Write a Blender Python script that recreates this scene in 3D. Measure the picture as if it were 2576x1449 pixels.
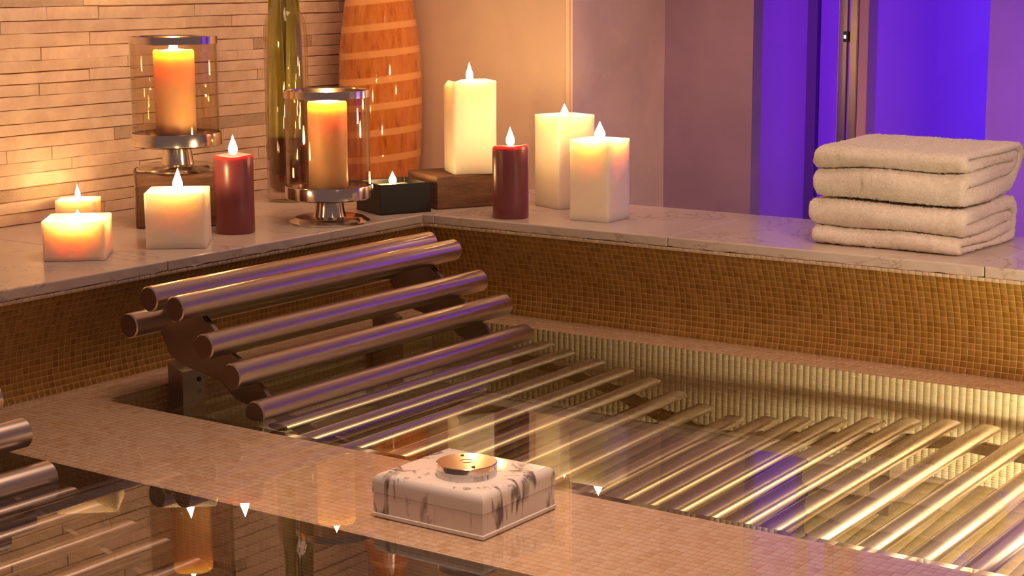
import bpy, bmesh, math, random
import numpy as np
from mathutils import Vector, Matrix

random.seed(4)
rng = np.random.default_rng(4)
scene = bpy.context.scene
COL = scene.collection
for o in list(bpy.data.objects):
    bpy.data.objects.remove(o)

# ------------------------------------------------------------------ camera
cam_d = bpy.data.cameras.new('camera')
cam = bpy.data.objects.new('camera', cam_d)
COL.objects.link(cam)
cam_d.sensor_width = 36.0
cam_d.lens = 60.448
cam_d.clip_start = 0.05
yaw, pitch, roll = 0.6181, 0.1779, -0.0052
fw = Vector((-math.sin(yaw)*math.cos(pitch), math.cos(yaw)*math.cos(pitch), -math.sin(pitch)))
rt = fw.cross(Vector((0, 0, 1))).normalized()
up = rt.cross(fw)
rt, up = math.cos(roll)*rt + math.sin(roll)*up, -math.sin(roll)*rt + math.cos(roll)*up
M3 = Matrix((rt, up, -fw)).transposed()
cam.matrix_world = Matrix.Translation((2.1018, -2.6536, 0.64)) @ M3.to_4x4()
scene.camera = cam

# ------------------------------------------------------------------ world, light, exposure
world = bpy.data.worlds.new('world')
scene.world = world
world.use_nodes = True
bg = world.node_tree.nodes['Background']
bg.inputs[0].default_value = (0.42, 0.24, 0.22, 1)
bg.inputs[1].default_value = 0.30

scene.view_settings.view_transform = 'Standard'
scene.view_settings.look = 'None'
scene.view_settings.gamma = 1.0
scene.view_settings.use_curve_mapping = False
scene.view_settings.exposure = 0.36
scene.cycles.caustics_reflective = False
scene.cycles.sample_clamp_indirect = 6.0
scene.cycles.max_bounces = 12
scene.cycles.transparent_max_bounces = 24


def area(name, loc, target, sx, sy, power, color, spread=math.pi):
    d = bpy.data.lights.new(name, 'AREA')
    d.shape = 'RECTANGLE'
    d.size, d.size_y = sx, sy
    d.energy = power
    d.color = color
    d.spread = spread
    o = bpy.data.objects.new(name, d)
    COL.objects.link(o)
    o.location = loc
    v = Vector(target) - Vector(loc)
    o.rotation_euler = v.to_track_quat('-Z', 'Y').to_euler()
    return o


WARM = (1.0, 0.53, 0.30)
SOFT = (1.0, 0.63, 0.42)
area('ceiling_lamp_over_pool', (0.75, -0.40, 2.1), (0.75, -0.50, 0), 1.0, 0.8, 10.8, SOFT)
area('added_fill_over_divider', (1.15, -1.20, 2.0), (1.05, -1.12, 0), 0.3, 0.3, 3.0, SOFT, 1.10)  # fill added to brighten the divider top, no known fixture
area('wall_washer_stone_wall', (0.10, -0.60, 1.5), (-0.54, -0.40, 0.55), 0.25, 0.9, 1.1, WARM, 1.5)
area('wall_washer_plaster_wall', (0.20, 0.12, 1.4), (0.0, 0.45, 0.5), 0.15, 0.15, 0.75, WARM, 2.0)
area('side_lamp', (2.35, -1.25, 1.2), (1.15, 0.03, 0.20), 0.4, 0.4, 1.35, SOFT, 0.75)
area('pool_lamp', (1.66, -0.38, -0.15), (1.15, -0.10, -0.14), 0.30, 0.22, 22, (1.0, 0.86, 0.56))
area('blue_strip_light', (0.76, 1.17, 0.5), (0.62, 1.4, 0.5), 0.05, 0.95, 1.8, (0.07, 0.0, 1.0))
area('violet_strip_light', (0.17, 0.97, 0.5), (0.22, 1.4, 0.5), 0.05, 0.95, 1.8, (0.36, 0.07, 1.0))
area('violet_passage_light', (1.80, 0.50, 0.50), (1.22, 0.90, 0.47), 0.08, 0.9, 2.4, (0.20, 0.02, 1.0), 0.85)


# ------------------------------------------------------------------ materials
class NT:
    def __init__(self, name):
        self.m = bpy.data.materials.new(name)
        self.m.use_nodes = True
        self.t = self.m.node_tree
        self.t.nodes.clear()
        self.out = self.n('ShaderNodeOutputMaterial')

    def n(self, typ, **kw):
        nd = self.t.nodes.new(typ)
        for k, v in kw.items():
            if k.startswith('i_'):
                key = k[2:]
                nd.inputs[int(key) if key.isdigit() else key.replace('_', ' ')].default_value = v
            else:
                setattr(nd, k, v)
        return nd

    def l(self, a, ai, b, bi):
        self.t.links.new(a.outputs[ai], b.inputs[bi])

    def ramp(self, stops, interp='LINEAR'):
        r = self.n('ShaderNodeValToRGB')
        r.color_ramp.interpolation = interp
        e = r.color_ramp.elements
        while len(e) < len(stops):
            e.new(0.5)
        for k, (p, c) in enumerate(stops):
            e[k].position = p
            e[k].color = (*c, 1) if len(c) == 3 else c
        return r

    def principled(self, color, rough, metal=0.0, **kw):
        p = self.n('ShaderNodeBsdfPrincipled')
        p.inputs['Base Color'].default_value = (*color, 1)
        p.inputs['Roughness'].default_value = rough
        p.inputs['Metallic'].default_value = metal
        for k, v in kw.items():
            p.inputs[k].default_value = v
        self.l(p, 0, self.out, 0)
        return p

    def coord(self, which='Object', scale=(1, 1, 1), rot=(0, 0, 0)):
        c = self.n('ShaderNodeTexCoord')
        mp = self.n('ShaderNodeMapping')
        mp.inputs['Scale'].default_value = scale
        mp.inputs['Rotation'].default_value = rot
        self.l(c, which, mp, 0)
        return mp

    def noise(self, mp, scale, detail=4, rough=0.5, dist=0.0):
        nz = self.n('ShaderNodeTexNoise')
        nz.inputs['Scale'].default_value = scale
        nz.inputs['Detail'].default_value = detail
        nz.inputs['Roughness'].default_value = rough
        nz.inputs['Distortion'].default_value = dist
        if mp is not None:
            self.l(mp, 0, nz, 'Vector')
        return nz

    def bump(self, src, p, strength, dist=0.01):
        b = self.n('ShaderNodeBump')
        b.inputs['Strength'].default_value = strength
        b.inputs['Distance'].default_value = dist
        self.l(src, 0, b, 'Height')
        self.l(b, 0, p, 'Normal')
        return b


def mat_tile(name, cols, rough=0.3):
    k = NT(name)
    p = k.principled((0.5, 0.4, 0.2), rough)
    a = k.n('ShaderNodeAttribute', attribute_name='rnd')
    r = k.ramp([(i/(len(cols)-1), c) for i, c in enumerate(cols)])
    k.l(a, 'Fac', r, 0)
    ge = k.n('ShaderNodeNewGeometry')
    nz = k.noise(None, 260, 3)
    k.l(ge, 'Position', nz, 'Vector')
    mx = k.n('ShaderNodeMix', data_type='RGBA', blend_type='MULTIPLY')
    mx.inputs['Factor'].default_value = 0.22
    k.l(r, 0, mx, 6)
    k.l(nz, 0, mx, 7)
    k.l(mx, 2, p, 'Base Color')
    return k.m


def mat_plain(name, color, rough, metal=0.0, nscale=0, nstr=0.0, var=0.0, vscale=6, **kw):
    k = NT(name)
    p = k.principled(color, rough, metal, **kw)
    if var > 0:
        mp = k.coord('Object')
        nz = k.noise(mp, vscale, 6, 0.6, 0.4)
        r = k.ramp([(0.3, tuple(c*(1-var) for c in color)), (0.7, tuple(min(1, c*(1+var*0.5)) for c in color))])
        k.l(nz, 0, r, 0)
        k.l(r, 0, p, 'Base Color')
    if nscale:
        mp = k.coord('Object')
        k.bump(k.noise(mp, nscale, 5), p, nstr, 0.004)
    return k.m


def mat_marble(name, base, vein, scale, rough=0.18, width=0.03, stretch=(1, 1, 1), dark=0.5):
    k = NT(name)
    p = k.principled(base, rough)
    mp = k.coord('Object', stretch, (0.3, 0.2, 0.5))
    n1 = k.noise(mp, scale, 7, 0.6, 1.2)
    s = k.n('ShaderNodeMath', operation='SUBTRACT')
    s.inputs[1].default_value = 0.5
    ab = k.n('ShaderNodeMath', operation='ABSOLUTE')
    k.l(n1, 0, s, 0)
    k.l(s, 0, ab, 0)
    r = k.ramp([(0.0, vein), (width, tuple(b*(1-dark*0.25) for b in base)), (0.22, base)])
    k.l(ab, 0, r, 0)
    n2 = k.noise(mp, scale*0.5, 5, 0.6, 0.5)
    r2 = k.ramp([(0.35, (0.80, 0.79, 0.78)), (0.65, (1, 1, 1))])
    k.l(n2, 0, r2, 0)
    mx = k.n('ShaderNodeMix', data_type='RGBA', blend_type='MULTIPLY')
    mx.inputs['Factor'].default_value = 1.0
    k.l(r, 0, mx, 6)
    k.l(r2, 0, mx, 7)
    k.l(mx, 2, p, 'Base Color')
    return k.m


def mat_box_marble():
    k = NT('streaked_marble')
    p = k.principled((0.85, 0.8, 0.76), 0.14)
    mp = k.coord('Object', (1.6, 1.6, 0.42), (0.25, -0.2, 0.0))
    n1 = k.noise(mp, 34, 3, 0.55, 0.7)
    n2 = k.noise(k.coord('Object'), 16, 2, 0.5)
    ad = k.n('ShaderNodeMath', operation='MULTIPLY_ADD')
    ad.inputs[1].default_value = 0.55
    k.l(n2, 0, ad, 0)
    k.l(n1, 0, ad, 2)
    r = k.ramp([(0.0, (0.90, 0.85, 0.80)), (0.83, (0.86, 0.80, 0.75)), (0.90, (0.50, 0.45, 0.42)), (0.97, (0.18, 0.15, 0.14))])
    k.l(ad, 0, r, 0)
    k.l(r, 0, p, 'Base Color')
    return k.m


def mat_stone():
    k = NT('split_stone')
    p = k.principled((0.7, 0.6, 0.5), 0.75)
    oi = k.n('ShaderNodeObjectInfo')
    r = k.ramp([(0.0, (0.76, 0.59, 0.45)), (0.35, (0.80, 0.63, 0.49)), (0.7, (0.84, 0.66, 0.52)), (1.0, (0.78, 0.60, 0.45))])
    k.l(oi, 'Random', r, 0)
    mp = k.coord('Object', (1, 1, 1))
    nz = k.noise(mp, 22, 8, 0.65, 0.6)
    r2 = k.ramp([(0.3, (0.80, 0.74, 0.68)), (0.6, (1, 1, 1))])
    k.l(nz, 0, r2, 0)
    mx = k.n('ShaderNodeMix', data_type='RGBA', blend_type='MULTIPLY')
    mx.inputs['Factor'].default_value = 1.0
    k.l(r, 0, mx, 6)
    k.l(r2, 0, mx, 7)
    k.l(mx, 2, p, 'Base Color')
    # some stones are pitted
    n3 = k.noise(mp, 330, 3, 0.7)
    gt = k.n('ShaderNodeMath', operation='GREATER_THAN')
    gt.inputs[1].default_value = 0.88
    k.l(oi, 'Random', gt, 0)
    ml = k.n('ShaderNodeMath', operation='MULTIPLY_ADD')
    ml.inputs[1].default_value = 2.2
    ml.inputs[2].default_value = 0.2
    k.l(gt, 0, ml, 0)
    b = k.bump(n3, p, 0.2, 0.002)
    k.l(ml, 0, b, 'Strength')
    return k.m


def schlick(k, f0, power):
    lw = k.n('ShaderNodeLayerWeight')
    lw.inputs[0].default_value = 0.5
    pw_ = k.n('ShaderNodeMath', operation='POWER')
    pw_.inputs[1].default_value = power
    k.l(lw, 'Facing', pw_, 0)
    ma = k.n('ShaderNodeMath', operation='MULTIPLY_ADD')
    ma.inputs[1].default_value = 1-f0
    ma.inputs[2].default_value = f0
    k.l(pw_, 0, ma, 0)
    return ma


def mat_water(name):
    """seen from above: refraction and mirror by Fresnel; seen from below: plain dielectric"""
    k = NT(name)
    r = k.n('ShaderNodeBsdfRefraction')
    r.inputs['IOR'].default_value = 1.333
    r.inputs['Roughness'].default_value = 0.0
    r.inputs['Color'].default_value = (0.95, 0.96, 0.88, 1)
    gl = k.n('ShaderNodeBsdfGlossy')
    gl.inputs['Roughness'].default_value = 0.0
    m1 = k.n('ShaderNodeMixShader')
    k.l(schlick(k, 0.03, 3.4), 0, m1, 0)
    k.l(r, 0, m1, 1)
    k.l(gl, 0, m1, 2)
    g = k.n('ShaderNodeBsdfGlass')
    g.inputs['IOR'].default_value = 1.333
    g.inputs['Roughness'].default_value = 0.0
    ge = k.n('ShaderNodeNewGeometry')
    m2 = k.n('ShaderNodeMixShader')
    k.l(ge, 'Backfacing', m2, 0)
    k.l(m1, 0, m2, 1)
    k.l(g, 0, m2, 2)
    k.l(m2, 0, k.out, 0)
    return k.m


def mat_film(name, f0, tint, rough=0.0, power=5.0):
    """clear sheet: passes light straight through, mirrors by Fresnel"""
    k = NT(name)
    t = k.n('ShaderNodeBsdfTransparent')
    t.inputs[0].default_value = (*tint, 1)
    g = k.n('ShaderNodeBsdfGlossy')
    g.inputs['Roughness'].default_value = rough
    mx = k.n('ShaderNodeMixShader')
    k.l(schlick(k, f0, power), 0, mx, 0)
    k.l(t, 0, mx, 1)
    k.l(g, 0, mx, 2)
    k.l(mx, 0, k.out, 0)
    return k.m


def mat_emit(name, color, strength):
    k = NT(name)
    e = k.n('ShaderNodeEmission')
    e.inputs[0].default_value = (*color, 1)
    e.inputs[1].default_value = strength
    k.l(e, 0, k.out, 0)
    return k.m


def mat_wax(name, color, scale, radius=(1.0, 0.55, 0.25), rough=0.45):
    k = NT(name)
    p = k.principled(color, rough)
    p.inputs['Subsurface Weight'].default_value = 1.0
    p.inputs['Subsurface Radius'].default_value = radius
    p.inputs['Subsurface Scale'].default_value = scale
    mp = k.coord('Object')
    k.bump(k.noise(mp, 60, 4), p, 0.06, 0.003)
    return k.m


def mat_brushed(name, color, rough, stretch):
    k = NT(name)
    p = k.principled(color, rough, 1.0)
    mp = k.coord('Object', stretch)
    nz = k.noise(mp, 40, 3, 0.6)
    r = k.ramp([(0.3, (rough*0.93,)*3), (0.7, (rough*1.07,)*3)])
    k.l(nz, 0, r, 0)
    k.l(r, 0, p, 'Roughness')
    return k.m


def mat_towel():
    k = NT('terry_cloth')
    p = k.principled((0.86, 0.74, 0.60), 0.95)
    p.inputs['Sheen Weight'].default_value = 0.25
    p.inputs['Sheen Roughness'].default_value = 0.6
    mp = k.coord('Object')
    n1 = k.noise(mp, 420, 3, 0.7)
    k.bump(n1, p, 0.8, 0.0025)
    n2 = k.noise(mp, 160, 4, 0.7)
    r = k.ramp([(0.3, (0.76, 0.67, 0.56)), (0.65, (0.92, 0.86, 0.76))])
    k.l(n2, 0, r, 0)
    k.l(r, 0, p, 'Base Color')
    return k.m


def mat_vase():
    k = NT('banded_amber_glaze')
    p = k.principled((0.7, 0.25, 0.06), 0.08)
    p.inputs['Coat Weight'].default_value = 0.6
    p.inputs['Coat Roughness'].default_value = 0.05
    tc = k.n('ShaderNodeTexCoord')
    sp = k.n('ShaderNodeSeparateXYZ')
    k.l(tc, 'Object', sp, 0)
    # slanted bands: z plus a tilt across the body
    m1 = k.n('ShaderNodeMath', operation='MULTIPLY_ADD')
    m1.inputs[1].default_value = -0.10
    k.l(sp, 0, m1, 0)
    k.l(sp, 2, m1, 2)
    m2 = k.n('ShaderNodeMath', operation='MULTIPLY')
    m2.inputs[1].default_value = 1/0.058
    k.l(m1, 0, m2, 0)
    fr = k.n('ShaderNodeMath', operation='FRACT')
    k.l(m2, 0, fr, 0)
    band = k.ramp([(0.0, (1, 1, 1)), (0.20, (1, 1, 1)), (0.26, (0, 0, 0)), (0.96, (0, 0, 0)), (1.0, (1, 1, 1))])
    k.l(fr, 0, band, 0)
    mp = k.coord('Object', (55, 55, 9))
    nz = k.noise(mp, 1.4, 5, 0.65, 0.3)
    streak = k.ramp([(0.28, (0.30, 0.07, 0.006)), (0.42, (0.58, 0.17, 0.03)), (0.7, (0.74, 0.28, 0.07))])
    k.l(nz, 0, streak, 0)
    mx = k.n('ShaderNodeMix', data_type='RGBA')
    k.l(band, 0, mx, 0)
    k.l(streak, 0, mx, 6)
    mx.inputs[7].default_value = (0.86, 0.40, 0.14, 1)
    k.l(mx, 2, p, 'Base Color')
    k.bump(band, p, 0.25, 0.002)
    return k.m


def mat_wood():
    k = NT('grey_brown_wood')
    p = k.principled((0.3, 0.18, 0.1), 0.65)
    mp = k.coord('Object', (3, 3, 26))
    nz = k.noise(mp, 4, 7, 0.65, 0.4)
    r = k.ramp([(0.3, (0.10, 0.046, 0.024)), (0.55, (0.20, 0.100, 0.054)), (0.75, (0.28, 0.150, 0.085))])
    k.l(nz, 0, r, 0)
    k.l(r, 0, p, 'Base Color')
    n2 = k.noise(k.coord('Object'), 240, 4, 0.7)
    k.bump(n2, p, 0.5, 0.003)
    return k.m


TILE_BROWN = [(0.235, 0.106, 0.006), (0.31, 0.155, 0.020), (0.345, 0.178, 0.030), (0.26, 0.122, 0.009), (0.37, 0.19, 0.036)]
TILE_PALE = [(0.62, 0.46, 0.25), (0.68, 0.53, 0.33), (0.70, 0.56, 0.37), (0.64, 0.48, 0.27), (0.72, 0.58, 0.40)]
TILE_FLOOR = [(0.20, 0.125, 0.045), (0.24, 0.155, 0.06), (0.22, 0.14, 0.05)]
TILE_DIV = [(0.70, 0.45, 0.27), (0.80, 0.56, 0.38), (0.84, 0.62, 0.46), (0.78, 0.54, 0.36), (0.86, 0.65, 0.48)]
MT = {
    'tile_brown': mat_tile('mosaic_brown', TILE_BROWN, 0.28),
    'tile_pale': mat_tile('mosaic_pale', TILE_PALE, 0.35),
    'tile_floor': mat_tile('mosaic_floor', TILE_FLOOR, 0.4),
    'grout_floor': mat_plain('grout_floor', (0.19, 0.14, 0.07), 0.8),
    'tile_div': mat_tile('mosaic_sand', TILE_DIV, 0.4),
    'tile_trim': mat_tile('mosaic_trim', [(0.66, 0.48, 0.32), (0.78, 0.62, 0.45)], 0.35),
    'grout': mat_plain('grout', (0.48, 0.29, 0.12), 0.8),
    'grout_sand': mat_plain('grout_sand', (0.80, 0.57, 0.40), 0.8),
    'grout_pale': mat_plain('grout_pale', (0.82, 0.68, 0.48), 0.8),
    'marble': mat_marble('ledge_marble', (0.70, 0.60, 0.53), (0.42, 0.32, 0.25), 3.0, 0.20, 0.006, dark=0.10),
    'marble_box': mat_box_marble(),
    'stone': mat_stone(),
    'stone_back': mat_plain('stone_joint', (0.45, 0.28, 0.16), 0.9),
    'plaster': mat_plain('polished_plaster', (0.70, 0.54, 0.42), 0.6, nscale=30, nstr=0.08, var=0.10, vscale=5),
    'dim': mat_plain('shadow_strip_paint', (0.16, 0.09, 0.16), 0.6),
    'bead': mat_plain('pale_bead', (0.85, 0.66, 0.50), 0.5),
    'taupe2': mat_plain('shade_tinted_taupe', (0.37, 0.24, 0.36), 0.6, nscale=40, nstr=0.08, var=0.16, vscale=5),  # taupe plaster darkened and tinted in colour for shade and violet spill
    'taupe': mat_plain('taupe_plaster', (0.92, 0.72, 0.62), 0.6, nscale=40, nstr=0.08, var=0.16, vscale=5),
    'violet_wall': mat_plain('violet_tinted_plaster', (0.40, 0.20, 0.58), 0.7, nscale=30, nstr=0.05, var=0.06, vscale=5),  # pale plaster with the violet light partly put into its base colour
    'steel': mat_plain('polished_steel', (0.66, 0.56, 0.49), 0.30, 1.0),
    'bar_end': mat_plain('dull_shaded_steel_end', (0.20, 0.11, 0.06), 0.55, 0.5),  # matte bar ends, colour darkened for the unlit room they face
    'steel_dark': mat_plain('satin_steel', (0.38, 0.31, 0.27), 0.38, 1.0),
    'chrome': mat_brushed('satin_chrome', (0.72, 0.66, 0.60), 0.14, (1, 1, 40)),
    'cap': mat_brushed('coppery_cap', (0.90, 0.72, 0.58), 0.16, (3, 30, 3)),
    'glass': mat_film('smoked_lantern_glass', 0.05, (0.92, 0.87, 0.80)),
    'clear_glass': mat_film('clear_thick_glass', 0.08, (0.98, 0.95, 0.87), power=3.0),
    'film': mat_film('shallow_water', 0.03, (0.97, 0.97, 0.95), power=3.8),
    'water': mat_water('pool_water'),
    'wax': mat_wax('ivory_wax', (0.96, 0.84, 0.70), 0.036, (1.0, 0.76, 0.52)),
    'wax_pink': mat_wax('rosy_wax', (0.96, 0.78, 0.64), 0.036, (1.0, 0.68, 0.40)),
    'wax_orange': mat_wax('peach_wax', (0.95, 0.64, 0.40), 0.034, (1.0, 0.72, 0.30)),
    'wax_purple': mat_wax('plum_wax', (0.22, 0.055, 0.07), 0.022, (1.0, 0.25, 0.25), 0.3),
    'wick': mat_plain('wick', (0.02, 0.015, 0.01), 0.9),
    'flame': mat_emit('flame', (1.0, 0.58, 0.22), 190.0),
    'towel': mat_towel(),
    'vase': mat_vase(),
    'leaf': mat_plain('glossy_green_leaf', (0.30, 0.27, 0.010), 0.25, var=0.3, vscale=14),
    'amber': mat_film('amber_liquid', 0.04, (0.45, 0.18, 0.05)),
    'wood': mat_wood(),
    'black': mat_plain('black_lacquer', (0.008, 0.005, 0.004), 0.5),
    'rubber': mat_plain('dark_latch', (0.03, 0.025, 0.025), 0.5),
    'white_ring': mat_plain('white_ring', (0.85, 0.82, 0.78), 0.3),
    'jamb': mat_plain('warm_jamb', (0.62, 0.38, 0.30), 0.5),
    'frame': mat_plain('door_frame_metal', (0.34, 0.28, 0.27), 0.35, 1.0),
}


# ------------------------------------------------------------------ mesh helpers
def link(name, me, mat=None, parent=None, loc=None):
    o = bpy.data.objects.new(name, me)
    COL.objects.link(o)
    if mat is not None:
        me.materials.append(MT[mat] if isinstance(mat, str) else mat)
    if parent is not None:
        o.parent = parent
    if loc is not None:
        o.location = loc
    return o


def mesh(name, verts, faces, smooth=False):
    me = bpy.data.meshes.new(name)
    me.from_pydata([tuple(v) for v in verts], [], [tuple(f) for f in faces])
    me.update()
    if smooth:
        me.polygons.foreach_set('use_smooth', [True]*len(me.polygons))
    return me


def tag(o, label=None, cat=None, group=None, kind=None):
    if label:
        o['label'] = label
    if cat:
        o['category'] = cat
    if group:
        o['group'] = group
    if kind:
        o['kind'] = kind
    return o


def empty(name, loc, rz=0.0):
    o = bpy.data.objects.new(name, None)
    COL.objects.link(o)
    o.location = loc
    o.rotation_euler = (0, 0, rz)
    o.empty_display_size = 0.05
    return o


def bm_obj(name, bm, mat, parent=None, loc=None, smooth=False):
    me = bpy.data.meshes.new(name)
    bmesh.ops.recalc_face_normals(bm, faces=bm.faces)
    bm.to_mesh(me)
    bm.free()
    if smooth:
        me.polygons.foreach_set('use_smooth', [True]*len(me.polygons))
    return link(name, me, mat, parent, loc)


def box_bm(x0, x1, y0, y1, z0, z1, bev=0.0, seg=2, edges=None):
    bm = bmesh.new()
    bmesh.ops.create_cube(bm, size=1.0)
    for v in bm.verts:
        v.co = Vector(((x0+x1)/2 + v.co.x*(x1-x0), (y0+y1)/2 + v.co.y*(y1-y0), (z0+z1)/2 + v.co.z*(z1-z0)))
    if bev > 0:
        es = [e for e in bm.edges if edges is None or edges(e)]
        bmesh.ops.bevel(bm, geom=es, offset=bev, segments=seg, affect='EDGES', profile=0.5)
    return bm


def box(name, b, mat, parent=None, bev=0.0, seg=2, loc=None, edges=None):
    return bm_obj(name, box_bm(*b, bev=bev, seg=seg, edges=edges), mat, parent, loc)


def lathe(name, prof, mat, parent=None, seg=48, loc=None, smooth=True, closed=False, deform=None):
    """prof: list of (r, z) bottom to top; r=0 points become poles"""
    verts, faces, rings = [], [], []
    for r, z in prof:
        if r < 1e-7:
            rings.append([len(verts)])
            verts.append((0, 0, z))
        else:
            ring = []
            for i in range(seg):
                a = 2*math.pi*i/seg
                p = (r*math.cos(a), r*math.sin(a), z)
                if deform:
                    p = deform(p, a)
                ring.append(len(verts))
                verts.append(p)
            rings.append(ring)
    pairs = list(zip(rings[:-1], rings[1:]))
    if closed:
        pairs.append((rings[-1], rings[0]))
    for a, b in pairs:
        for i in range(seg):
            j = (i+1) % seg
            if len(a) == 1 and len(b) == 1:
                continue
            if len(a) == 1:
                faces.append((a[0], b[j], b[i]))
            elif len(b) == 1:
                faces.append((a[i], a[j], b[0]))
            else:
                faces.append((a[i], a[j], b[j], b[i]))
    me = mesh(name, verts, faces, smooth)
    if smooth:
        sharp_by_angle(me, 40)
    return link(name, me, mat, parent, loc)


def sharp_by_angle(me, deg):
    bm = bmesh.new()
    bm.from_mesh(me)
    lim = math.radians(deg)
    for e in bm.edges:
        if len(e.link_faces) == 2 and e.calc_face_angle(0) > lim:
            e.smooth = False
    bm.to_mesh(me)
    bm.free()


def tube_x(r, length, seg=32, bev=0.002):
    """solid bar along +Y from 0 to length, with bevelled ends"""
    prof = [(0, 0), (r-bev, 0), (r, bev), (r, length-bev), (r-bev, length), (0, length)]
    verts, faces, rings = [], [], []
    for rr, y in prof:
        if rr == 0:
            rings.append([len(verts)])
            verts.append((0, y, 0))
        else:
            ring = []
            for i in range(seg):
                a = 2*math.pi*i/seg
                ring.append(len(verts))
                verts.append((rr*math.cos(a), y, -rr*math.sin(a)))
            rings.append(ring)
    for a, b in zip(rings[:-1], rings[1:]):
        for i in range(seg):
            j = (i+1) % seg
            if len(a) == 1:
                faces.append((a[0], b[j], b[i]))
            elif len(b) == 1:
                faces.append((a[i], a[j], b[0]))
            else:
                faces.append((a[i], a[j], b[j], b[i]))
    me = mesh('bar', verts, faces, True)
    sharp_by_angle(me, 40)
    return me


def prism_xz(name, pts, y0, y1, mat, parent=None):
    """closed outline in XZ extruded along Y"""
    bm = bmesh.new()
    a = [bm.verts.new((x, y0, z)) for x, z in pts]
    b = [bm.verts.new((x, y1, z)) for x, z in pts]
    bm.faces.new(a)
    bm.faces.new(list(reversed(b)))
    n = len(pts)
    for i in range(n):
        j = (i+1) % n
        bm.faces.new((a[j], a[i], b[i], b[j]))
    bmesh.ops.triangulate(bm, faces=[f for f in bm.faces if len(f.verts) > 4])
    return bm_obj(name, bm, mat, parent)


# ---- mosaic: every tile its own raised, bevelled little slab
def tile_geo(P, N, us, vs, gap=0.0012, h=0.00022, bev=0.00015, jit=0.00005):
    """P(u,v), N(u,v) vectorised; us, vs = tile edges. returns verts, faces, per-face tile number"""
    U0, V0 = np.meshgrid(us[:-1], vs[:-1], indexing='ij')
    U1, V1 = np.meshgrid(us[1:], vs[1:], indexing='ij')
    U0, V0, U1, V1 = (a.ravel() for a in (U0, V0, U1, V1))
    n = len(U0)
    g = gap/2
    hh = h + rng.normal(0, jit, n)
    V = []
    for inset, lift in ((g, -0.0004), (g, hh-bev), (g+bev, hh)):
        for su, sv in ((0, 0), (1, 0), (1, 1), (0, 1)):
            u = U0+inset if su == 0 else U1-inset
            v = V0+inset if sv == 0 else V1-inset
            p, nn = P(u, v), N(u, v)
            V.append(p + nn*np.asarray(lift).reshape(-1, 1) if np.ndim(lift) else p + nn*lift)
    V = np.stack(V, 1).reshape(-1, 3)
    tmpl = [(8, 9, 10, 11)]
    for a in (0, 4):
        for i in range(4):
            j = (i+1) % 4
            tmpl.append((a+i, a+j, a+4+j, a+4+i))
    F = (np.arange(n)*12)[:, None, None] + np.array(tmpl)[None]
    idx = np.repeat(np.arange(n), len(tmpl))
    return V, F.reshape(-1, 4), idx, n


def quad_mesh(name, V, F, attr=None):
    me = bpy.data.meshes.new(name)
    me.vertices.add(len(V))
    me.vertices.foreach_set('co', np.asarray(V, dtype=np.float32).ravel())
    me.loops.add(len(F)*4)
    me.loops.foreach_set('vertex_index', np.asarray(F, dtype=np.int32).ravel())
    me.polygons.add(len(F))
    me.polygons.foreach_set('loop_start', np.arange(len(F), dtype=np.int32)*4)
    if attr is not None:
        a = me.attributes.new('rnd', 'FLOAT', 'FACE')
        a.data.foreach_set('value', np.asarray(attr, dtype=np.float32))
    me.update(calc_edges=True)
    me.validate()
    return me


def mosaic(name, P, N, us, vs, mat, parent, single=None, **kw):
    """one 'stuff' mesh of tiles; tiles for which single(u,v) holds become parts of their own"""
    V, F, idx, n = tile_geo(P, N, us, vs, **kw)
    val = rng.random(n)
    sel = np.zeros(n, bool)
    if single is not None:
        U, W = np.meshgrid((us[:-1]+us[1:])/2, (vs[:-1]+vs[1:])/2, indexing='ij')
        sel = single(U.ravel(), W.ravel())
    per = len(F)//n
    for t in np.nonzero(sel)[0]:
        vv = V[t*12:(t+1)*12]
        c = vv.mean(0)
        ff = F[t*per:(t+1)*per] - t*12
        me = quad_mesh('tile', vv-c, ff, [val[t]]*per)
        link('tile', me, mat, parent, tuple(c))
    keep = np.repeat(~sel, per)
    Fk = F[keep]
    used = np.repeat(~sel, 12)
    remap = np.cumsum(used)-1
    me = quad_mesh(name, V[used], remap[Fk], val[idx[keep]])
    o = link(name, me, mat, parent)
    o['kind'] = 'stuff'
    return o


def surf(name, P, us, vs, mat, parent=None):
    U, W = np.meshgrid(us, vs, indexing='ij')
    V = P(U.ravel(), W.ravel())
    nu, nv = len(us), len(vs)
    F = []
    for i in range(nu-1):
        for j in range(nv-1):
            F.append((i*nv+j, (i+1)*nv+j, (i+1)*nv+j+1, i*nv+j+1))
    me = quad_mesh(name, V, np.array(F))
    return link(name, me, mat, parent)


# ------------------------------------------------------------------ dimensions (metres, water level z = 0)
ZT, ZL = 0.159, 0.183          # top of mosaic, top of marble ledge
XB, YB = -0.542, 0.3455        # stone wall face, back edge of the right ledge
XL, YR = 0.0773, -0.076        # inner edges of the lower ledges
YD, YN = -0.891, -1.180        # divider, far and near edge
Z0 = -0.005                    # top of lower ledges and divider, just under water
FL = -0.52                     # pool floor
PT = 0.0118                    # tile pitch
X1 = 2.2                       # right end of the pools
Y0 = -2.05                     # near end of the front pool


def steps(a, b, p=PT):
    n = max(1, int(round(abs(b-a)/p)))
    return np.linspace(a, b, n+1)


def plane(o, du, dv):
    o, du, dv = (np.array(q, float) for q in (o, du, dv))
    nn = np.cross(du, dv)
    nn /= np.linalg.norm(nn)
    return (lambda u, v: o + np.outer(u, du) + np.outer(v, dv)), (lambda u, v: np.tile(nn, (len(u), 1)))


def struct(name, mat, b, bev=0.0):
    o = box(name, b, mat, bev=bev)
    o['kind'] = 'structure'
    return o


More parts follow.
